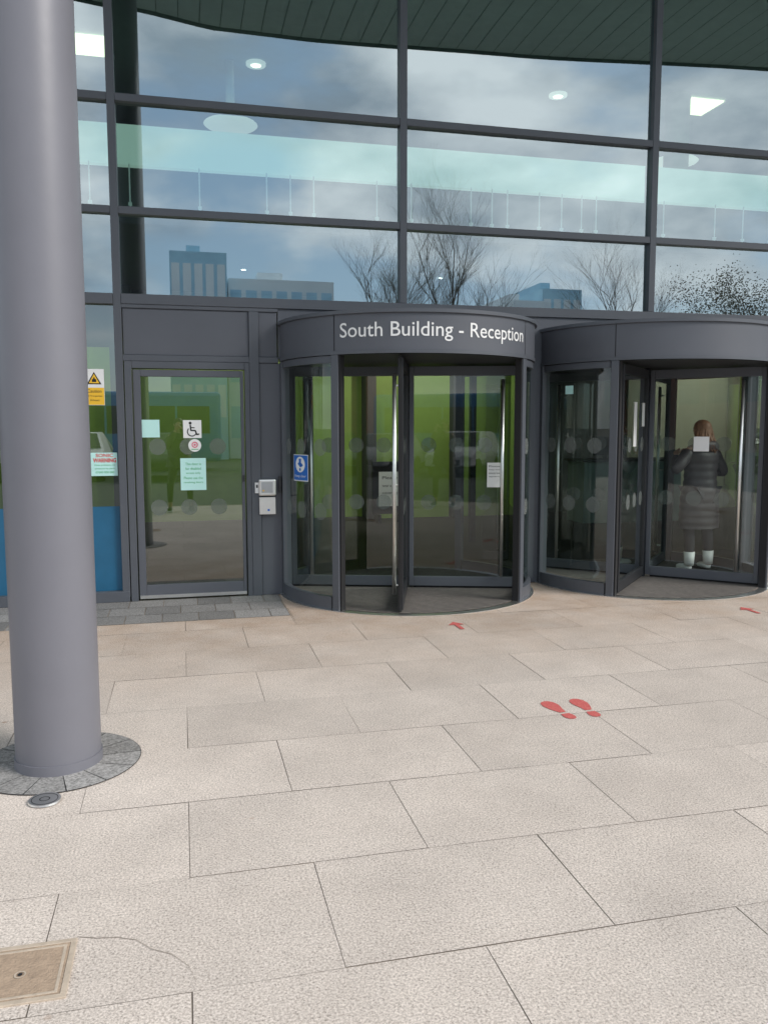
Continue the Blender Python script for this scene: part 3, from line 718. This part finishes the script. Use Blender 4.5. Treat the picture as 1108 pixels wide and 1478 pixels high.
def car(X,Y,mat,lab,h=1.45):
    xf=Matrix.Translation((X,Y,0))@Matrix.Rotation(rad(90),4,'Z')
    t=thing("parked_car",lab,"car",(X,Y,-.12),CARG)
    hb=h-.12
    pr=[(-2.1,.23),(-2.1,.7),(-2.0,.85),(-1.75,hb-.05),(-1.4,hb),(.1,hb),(.95,.88),(1.9,.75),(2.1,.6),(2.12,.25)]
    m=B(mat,xf); wd=[.82,.86,.85,.62,.62,.62,.82,.82,.84,.82]
    a=[m.V((u,-w_,v)) for (u,v),w_ in zip(pr,wd)]; b=[m.V((u,w_,v)) for (u,v),w_ in zip(pr,wd)]
    m.F(a);m.F(b[::-1]); n=len(pr)
    for i in range(n): m.F((a[i],b[i],b[(i+1)%n],a[(i+1)%n]))
    m.obj("body",t,bevel=.06)
    m=B('win',xf); m.quad((.92,-.74,.93),(.92,.74,.93),(.16,.56,hb-.03),(.16,-.56,hb-.03)); m.obj("windscreen",t)
    for sg in (-1,1):
        m=B('white',xf); m.box(2.05,2.13,min(sg*.5,sg*.75),max(sg*.5,sg*.75),.52,.64); m.obj("headlight",t)
    m=B('rubber',xf); m.box(2.08,2.135,-.4,.4,.3,.48); m.obj("grille",t)
    for u in (-1.35,1.3):
        for sg in (-1,1):
            m=B('rubber',xf); m.cone((u,sg*.62,.2),(u,sg*.87,.2),.31,.31,18); m.obj("wheel",t)
cols=['blk','silver','wht','blk','wht','silver','blk','blk','silver','redcar','blk','wht']
nm={'blk':"dark",'silver':"silver",'wht':"white",'redcar':"red"}
xs=[-9,-6.2,-3.3,-.6,4.3,7.1,9.9,12.8,15.6,18.4,21.2,24.]
for X_,c_ in zip(xs,cols): car(X_,-21.+random.uniform(-.4,.4)-(4 if X_==4.3 else 0),c_,nm[c_]+" hatchback parked nose towards the building",random.uniform(1.42,1.62))
def tree(X,Y,H,lab,leafy=False,seed=1,spread=1.):
    rnd=random.Random(seed); t=thing("leafy_tree" if leafy else "bare_tree",lab,"tree",(X,Y,-.12),"trees beyond the forecourt")
    tr=B('bark'); cr=B('bark'); tips=[]
    def grow(mb,p0,d,L,r,dep):
        p=Vector(p0); segs=3
        for k in range(segs):
            d=(d+Vector((rnd.uniform(-.12,.12),rnd.uniform(-.12,.12),rnd.uniform(0,.1)))).normalized(); q=p+d*L/segs
            mb.cone(p,q,r*(1-.2*k),r*(1-.2*(k+1)),5 if dep<2 else 3,False); p=q
            if dep<5 and (dep>0 or k>0):
                for _ in range(2 if dep<4 else 1):
                    a=rnd.uniform(0,6.28); s_=rnd.uniform(.45,.8)*spread
                    nd=(d+Vector((math.cos(a)*s_,math.sin(a)*s_,rnd.uniform(.0,.35)))).normalized(); grow(cr,q,nd,L*rnd.uniform(.5,.72),r*(1-.2*(k+1))*.66,dep+1)
        tips.append(p)
    grow(tr,(X,Y,-.12),Vector((0,0,1)),H*.50,H*.014,0); tr.obj("trunk",t)
    if leafy:
        cr.mat('leaf')
        for q in tips:
            for _ in range(2):
                c0=q+Vector((rnd.gauss(0,.35),rnd.gauss(0,.35),rnd.gauss(0,.35))); a=Vector((rnd.uniform(-1,1),rnd.uniform(-1,1),rnd.uniform(-1,1))).normalized()*.045; b2=a.orthogonal()*.8
                cr.quad(c0-a,c0-b2,c0+a,c0+b2)
    cr.obj("crown",t)
tree(14.4,-35,13.6,"tall leafless tree beyond the car park",seed=3)
tree(12.2,-33,11.,"leafless tree with dense twigs beyond the car park",seed=12)
tree(9.2,-36,12.5,"slender leafless tree beyond the car park",seed=5)
tree(24.8,-35,12.2,"leafless tree standing beyond the car park",seed=8)
tree(33.5,-36,10.6,"dense twiggy brownish tree beyond the car park",True,seed=4,spread=1.2)
def block(X0,X1,Y,H,mat,lab,n,band='win'):
    t=thing("distant_building",lab,"building",((X0+X1)/2,Y,-.12))
    m=B(mat); m.box(X0,X1,Y-12,Y,-.12,H); m.obj("wall",t)
    m=B(mat); m.box(X0+.3*(X1-X0),X0+.55*(X1-X0),Y-8,Y-2,H+.001,H+.7); m.obj("roof_housing",t)
    fl=max(1,int(H/3)); w=(X1-X0)/n
    for f in range(fl):
        for k in range(n):
            m=B(band); m.box(X0+k*w+.15*w,X0+(k+1)*w-.15*w,Y+.001,Y+.03,H-3*f-2.3,H-3*f-.6); m.obj("window",t)
block(-.5,2.4,-37,10.4,'cladblue',"pale blue glazed block beyond trees",5,'clad')
block(2.5,8.2,-38,9.3,'clad',"pale clad multi storey block with ribbon windows",7,'cladblue')
block(18.5,20.6,-37,9.0,'clad',"pale clad block with window rows beyond trees",4,'cladblue')
block(20.7,23.2,-38,9.9,'cladblue',"pale block with blue walls beyond trees",4,'clad')
block(24,40,-60,7.,'brick',"low red brick building beyond car park",8)
block(-60,-14,-34,8.5,'brick',"long low red brick block added to hide sky from door wing",14)  # added block, keeps bright sky out of the turned wing's reflection
block(8,19,-50,6.2,'brick',"red brick building behind the parked buses",7)

# ------------------------------------------------------------------ world, sun
w=bpy.data.worlds.new("World"); sc.world=w; w.use_nodes=True; nt=w.node_tree; nt.nodes.clear(); L=nt.links
S=Vector((.72,-.55,.66)).normalized()
sky=nt.nodes.new("ShaderNodeTexSky"); sky.sky_type='NISHITA'; sky.sun_disc=False; sky.sun_elevation=math.asin(S.z); sky.sun_rotation=math.atan2(S.x,S.y); sky.air_density=1.; sky.dust_density=.6; sky.ozone_density=1.5
tint=N(nt,"ShaderNodeMix",data_type='RGBA',blend_type='MIX'); tint.inputs[0].default_value=.42; tint.inputs[7].default_value=(6.6,8.8,10.8,1); L.new(sky.outputs[0],tint.inputs[6])
tc=nt.nodes.new("ShaderNodeTexCoord"); mp=nt.nodes.new("ShaderNodeMapping"); mp.inputs["Scale"].default_value=(1,1,2.2); mp.inputs["Location"].default_value=(.35,.1,.2)
L.new(tc.outputs["Generated"],mp.inputs[0])
n1=N(nt,"ShaderNodeTexNoise",Scale=3.4,Detail=9.,Roughness=.52,Distortion=.2); L.new(mp.outputs[0],n1.inputs["Vector"])
sp=nt.nodes.new("ShaderNodeSeparateXYZ"); L.new(tc.outputs["Generated"],sp.inputs[0])
el=N(nt,"ShaderNodeMapRange"); el.inputs[1].default_value=.12; el.inputs[2].default_value=.42; el.inputs[3].default_value=-.05; el.inputs[4].default_value=.07; L.new(sp.outputs["Z"],el.inputs[0])
ad=N(nt,"ShaderNodeMath",operation='ADD'); L.new(n1.outputs["Fac"],ad.inputs[0]); L.new(el.outputs[0],ad.inputs[1])
r1=nt.nodes.new("ShaderNodeMapRange"); r1.interpolation_type='SMOOTHSTEP'; r1.inputs[1].default_value=.38; r1.inputs[2].default_value=.58; L.new(ad.outputs[0],r1.inputs[0])
n2=N(nt,"ShaderNodeTexNoise",Scale=4.4,Detail=7.,Roughness=.52); L.new(mp.outputs[0],n2.inputs["Vector"])
cr=nt.nodes.new("ShaderNodeValToRGB"); cr.color_ramp.elements[0].position=.37; cr.color_ramp.elements[0].color=(4.3,5.1,6.0,1); cr.color_ramp.elements[1].position=.65; cr.color_ramp.elements[1].color=(12.4,12.7,12.9,1)
L.new(n2.outputs["Fac"],cr.inputs[0])
mx=N(nt,"ShaderNodeMix",data_type='RGBA'); L.new(r1.outputs[0],mx.inputs[0]); L.new(tint.outputs[2],mx.inputs[6]); L.new(cr.outputs[0],mx.inputs[7])
bg=nt.nodes.new("ShaderNodeBackground"); bg.inputs[1].default_value=.14; L.new(mx.outputs[2],bg.inputs[0])
wo=nt.nodes.new("ShaderNodeOutputWorld"); L.new(bg.outputs[0],wo.inputs[0])
ld=bpy.data.lights.new("sun",'SUN'); ld.energy=3.4; ld.angle=rad(24); ld.color=(1,.955,.905)
lo=bpy.data.objects.new("sun",ld); COL.objects.link(lo); lo.rotation_euler=S.to_track_quat('Z','Y').to_euler(); lo.location=(0,-20,20)

# ------------------------------------------------------------------ camera
f,yaw,pit,rol,D=1195.88,.23767,.10262,-.00121,7.86
F=Vector((math.sin(yaw)*math.cos(pit),math.cos(yaw)*math.cos(pit),-math.sin(pit)))
R=Vector((math.cos(yaw),-math.sin(yaw),0)); U=R.cross(F)
c,s=math.cos(rol),math.sin(rol); R2=R*c+U*s; U2=U*c-R*s
cam=bpy.data.cameras.new("camera"); co=bpy.data.objects.new("camera",cam); COL.objects.link(co)
mt=Matrix((R2,U2,-F)).transposed().to_4x4(); mt.translation=(0,-D,1.6); co.matrix_world=mt
cam.sensor_fit='VERTICAL'; cam.sensor_height=24.; cam.lens=24.*f/1478; cam.clip_start=.02; cam.clip_end=2000
sc.camera=co
for o in bpy.data.objects:
    if "wp" in o: del o["wp"]
sc.view_settings.view_transform='Standard'; sc.view_settings.look='None'; sc.view_settings.exposure=0
